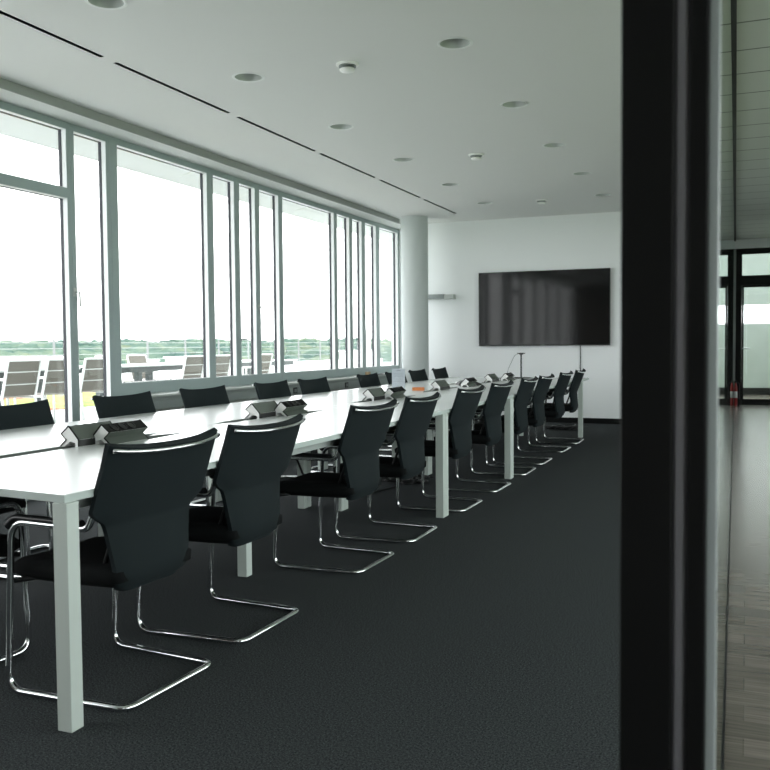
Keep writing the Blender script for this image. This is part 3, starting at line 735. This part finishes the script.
# ------------------------------------------------------------------ terrace
ZO = .18
tag(bx('floor_terrace', 'paving', -30, -5.345, -14, 60, -.4, .0), 'pale paving of the roof terrace', 'terrace floor', kind='structure')
tag(bx('floor_terrace_deck', 'paving', -22, -6.4, -10, 45, 0.0, ZO), 'raised pale deck of the roof terrace', 'terrace floor', kind='structure')
bm = BM(); nx, ny = 30, 50; G = [[None]*(ny+1) for _ in range(nx+1)]
for i in range(nx+1):
    for k in range(ny+1):
        x = -16+5.55*i/nx; y = 5+14*k/ny
        G[i][k] = bm.verts.new((x, y, ZO+.03+.05*noise.noise((x*3, y*3, 0))+(0 if 0 < i < nx and 0 < k < ny else -.04)))
for i in range(nx):
    for k in range(ny): bm.faces.new((G[i][k], G[i+1][k], G[i+1][k+1], G[i][k+1]))
tag(new('sedum_bed', bm, 'sedum', smooth=True), 'low yellow green sedum growing in a roof bed beyond the chairs', 'plants', kind='stuff')

def make_ochair():
    t = thing('patio_chair', 'x', 'chair', (0, 0, ZO))
    for s in (-1, 1):
        bm = BM()
        tube(bm, fillet([(-.30, s*.265, .87), (-.19, s*.265, .42), (-.27, s*.265, .0)], .06, 5), .0165, 8)
        tube(bm, fillet([(.24, s*.265, .0), (.25, s*.265, .63), (-.22, s*.265, .645)], .05, 5), .0155, 8)
        tube(bm, [(.245, s*.262, .42), (-.19, s*.262, .41)], .014, 8)
        new('side_frame', bm, 'oalu', t, smooth=True, autosmooth=60)
    bm = BM(); v = [bm.verts.new(p) for p in ((-.297, -.25, .86), (-.297, .25, .86), (-.192, .25, .44), (-.192, -.25, .44), (-.291, -.25, .86), (-.291, .25, .86), (-.186, .25, .44), (-.186, -.25, .44))]
    for f in ((0, 1, 2, 3), (7, 6, 5, 4), (0, 4, 5, 1), (1, 5, 6, 2), (2, 6, 7, 3), (3, 7, 4, 0)): bm.faces.new([v[i] for i in f])
    new('back_sling', bm, 'sling', t)
    bx('seat_sling', 'sling', -.18, .245, -.25, .25, .425, .432, parent=t)
    for x, z in ((-.303, .868), (-.27, .73), (-.233, .58), (.25, .42)):
        bm = BM(); tube(bm, [(x, -.26, z), (x, .26, z)], .0125 if z > .86 else .006, 8); new('crossbar', bm, 'oalu', t, smooth=True)
    return t
oc = make_ochair()
OC = [(-8.3, 8.35, 180, 'grey slung terrace chair, leftmost behind the terrace door'), (-8.3, 9.0, 180, 'grey slung terrace chair, second from the left behind the terrace door'), (-8.3, 9.68, 180, 'grey slung terrace chair behind the narrow floor length pane'),
      (-8.3, 11.94, 180, 'grey slung terrace chair at the right edge of the nearest wide window'), (-8.3, 12.72, 180, 'grey slung terrace chair behind the nearest narrow window'), (-8.3, 14.12, 180, 'grey slung terrace chair behind the casement pair'),
      (-10.0, 13.47, 0, 'grey slung terrace chair facing the room across the outdoor table'), (-10.0, 12.62, 4, 'grey slung terrace chair across the outdoor table, mostly hidden'), (-10.0, 8.0, 0, 'grey slung terrace chair beyond the left outdoor table'), (-10.0, 9.4, 0, 'grey slung terrace chair beyond the right end of the left outdoor table')]
for k, (x, y, r, lab) in enumerate(OC):
    if k == 0: oc.location = (x, y, ZO); oc.rotation_euler.z = math.radians(r); oc['label'] = lab; oc['group'] = 'terrace chairs'
    else: dup(oc, (x, y, ZO), math.radians(r), lab, 'terrace chairs')
def otable(y0, y1, lab):
    t = thing('patio_table', lab, 'table', (-9.3, (y0+y1)/2, ZO), group='terrace tables')
    h = (y1-y0)/2
    bx('tabletop', 'otable', -.45, .45, -h, h, .705, .735, parent=t, bevel=.004)
    bm = BM(); box(bm, .36, .40, -h+.08, h-.08, .62, .7045); box(bm, -.40, -.36, -h+.08, h-.08, .62, .7045); new('apron', bm, 'otleg', t)
    for sx in (-1, 1):
        for sy in (-1, 1): bx('leg', 'otleg', sx*.38-.045, sx*.38+.045, sy*(h-.7)-.045, sy*(h-.7)+.045, 0, .62, parent=t)
otable(7.2, 10.3, 'long grey terrace table behind the terrace door'); otable(11.0, 13.7, 'grey terrace table behind the nearest wide window'); otable(14.4, 17.0, 'grey terrace table behind the casement pair')
# railing: posts and cables
rl = thing('terrace_railing', 'post and cable railing along the far terrace edge', 'railing', (-20, 24, .18))
y = -16.
k = 0
while y < 26:
    bm = BM(); box(bm, -.025, .025, y-.03, y+.03, 0, 1.30); new('post', bm, 'rail', rl); y += 2.35
for z in (.2, .4, .6, .8, 1.0, 1.18):
    bm = BM(); tube(bm, [(0, -16, z), (0, 26, z)], .007, 6); new('cable', bm, 'cable', rl, smooth=True)
tag(bx('parapet', 'owhite', -21.4, -20.3, -4, 50, .0, .42), 'low white parapet along the far terrace edge', 'parapet', kind='structure')
for x, y, w, l, h, lab in ((-18.9, 20.0, .7, 1.9, .72, 'white roof box behind the leftmost terrace chairs'), (-18.9, 27.6, .7, 1.6, .62, 'white roof box behind the outdoor table'), (-18.5, 24.6, .5, .8, .55, 'small white roof box at the left of the nearest wide window'), (-18.0, 41.0, .8, 2.4, .72, 'white roof box at the right of the farther wide window')):
    bm = BM(); box(bm, -w/2, w/2, -l/2, l/2, 0, h); box(bm, -w/2-.05, w/2+.05, -l/2-.05, l/2+.05, h, h+.06)
    tag(new('roof_box', bm, 'owhite', loc=(x, y, ZO), bevel=.01), lab, 'roof box', 'white roof boxes on the terrace')
# a cloth-covered post seen in the last pane, a distant mast
vp = thing('vent_pipe', 'grey vent pipe on the terrace seen in the last pane', 'pipe', (-15.0, 35.2, ZO))
bm = BM(); cyl(bm, (0, 0, 0), .16, 1.55, 16); new('pipe', bm, 'lgrey', vp, smooth=True, autosmooth=40); bm = BM(); cyl(bm, (0, 0, 1.55), .2, .1, 16); new('cap', bm, 'lgrey', vp, smooth=True, autosmooth=40)
# roof overhang above the windows
ca = thing('roof_overhang', 'white roof overhang outside above the windows', 'canopy', (-6.2, 10, 3.36), kind='structure')
bx('slab', 'canopy', -.8, .85, -14, 30, 0, .12, parent=ca)
bx('outer_edge', 'lgrey', -.82, -.8005, -14, 30, -.004, .13, parent=ca)
yy = -8.
while yy < 8:
    bm = BM(); tube(bm, [(-.8, yy, .02), (.7, yy-.9, -.05)], .01, 6); new('stay_rod', bm, 'lgrey', ca); yy += 1.58
# distant forest and ground
bm = BM(); rf = random.Random(11)
tmpl = bmesh.new(); bmesh.ops.create_icosphere(tmpl, subdivisions=2, radius=1.); TV = [v.co.copy() for v in tmpl.verts]; TF = [[v.index for v in f.verts] for f in tmpl.faces]; tmpl.free()
for row in range(9):
    D = 95+row*26; zt = -1.8+row*.66
    nb = int(115+row*17)
    for k in range(nb):
        a = math.radians(8+56*(k+rf.random()*.8)/nb); d = D+rf.uniform(-11, 11)
        c = Vector((-d*math.sin(a), d*math.cos(a), 0)); r = rf.uniform(1.6, 3.0)*(D/150)**.35; top = zt+rf.uniform(-.8, .55)
        c.z = top-r*.8; sd = Vector((rf.random()*99, rf.random()*99, rf.random()*99))
        vs = []
        for p in TV:
            q = 1+.38*noise.noise(p*1.9+sd)+.16*noise.noise(p*4.5+sd)
            vs.append(bm.verts.new((c.x+p.x*r*1.15*q, c.y+p.y*r*1.15*q, c.z+p.z*r*.8*q)))
        for f in TF: bm.faces.new([vs[i] for i in f])
tag(new('forest', bm, 'forest'), 'hazy green forest canopy along the horizon beyond the terrace', 'forest', kind='stuff')
tag(bx('ground', 'ground', -900, 500, -500, 900, -12.5, -12), 'distant ground beyond the building', 'ground', kind='structure')

# ------------------------------------------------------------------ light
w = bpy.data.worlds.new('overcast'); S.world = w; w.use_nodes = True; nt = w.node_tree
bg = nt.nodes['Background']; bg.inputs['Color'].default_value = (.97, 1.0, 1.005, 1); bg.inputs['Strength'].default_value = 1.0
def portal(name, loc, rot, sx, sy):
    L = bpy.data.lights.new(name, 'AREA'); L.shape = 'RECTANGLE'; L.size = sx; L.size_y = sy; L.cycles.is_portal = True
    o = bpy.data.objects.new(name, L); COL.objects.link(o); o.location = loc; o.rotation_euler = rot
portal('daylight_windows', (-5.36, 5.5, 1.55), (0, -PI/2, 0), 3.0, 16.1)
portal('daylight_corridor', (3.34, 4.0, 1.8), (0, PI/2, 0), 2.0, 13.0)  # portal at the unseen added corridor window
portal('daylight_strip', (.65, YE+.2, 1.82), (-PI/2, 0, 0), 5.3, .44)

# ------------------------------------------------------------------ camera
F, YAW, PIT, ROL, HC = 898.07, .3831, .0439, .0086, 1.188
c, s, cp_, sp_, cr, sr = math.cos(YAW), math.sin(YAW), math.cos(PIT), math.sin(PIT), math.cos(ROL), math.sin(ROL)
r0 = Vector((c, s, 0)); f0 = Vector((-s*cp_, c*cp_, -sp_)); u0 = Vector((-s*sp_, c*sp_, cp_))
rt = r0*cr-u0*sr; up = r0*sr+u0*cr
cam = bpy.data.cameras.new('camera'); co = bpy.data.objects.new('camera', cam); COL.objects.link(co)
M = Matrix((rt, up, -f0)).transposed().to_4x4(); M.translation = (0, 0, HC); co.matrix_world = M
cam.sensor_width = 36; cam.lens = F/770*36; cam.clip_end = 3000; cam.clip_start = .05
cam.dof.use_dof = True; cam.dof.focus_distance = 5.2; cam.dof.aperture_fstop = 7.5
S.camera = co
S.view_settings.view_transform = 'Standard'; S.view_settings.look = 'None'; S.view_settings.gamma = 1; S.view_settings.use_curve_mapping = False
S.view_settings.exposure = 2.52
S.render.film_transparent = False
S.cycles.max_bounces = 14; S.cycles.diffuse_bounces = 8; S.cycles.transparent_max_bounces = 24; S.cycles.glossy_bounces = 6
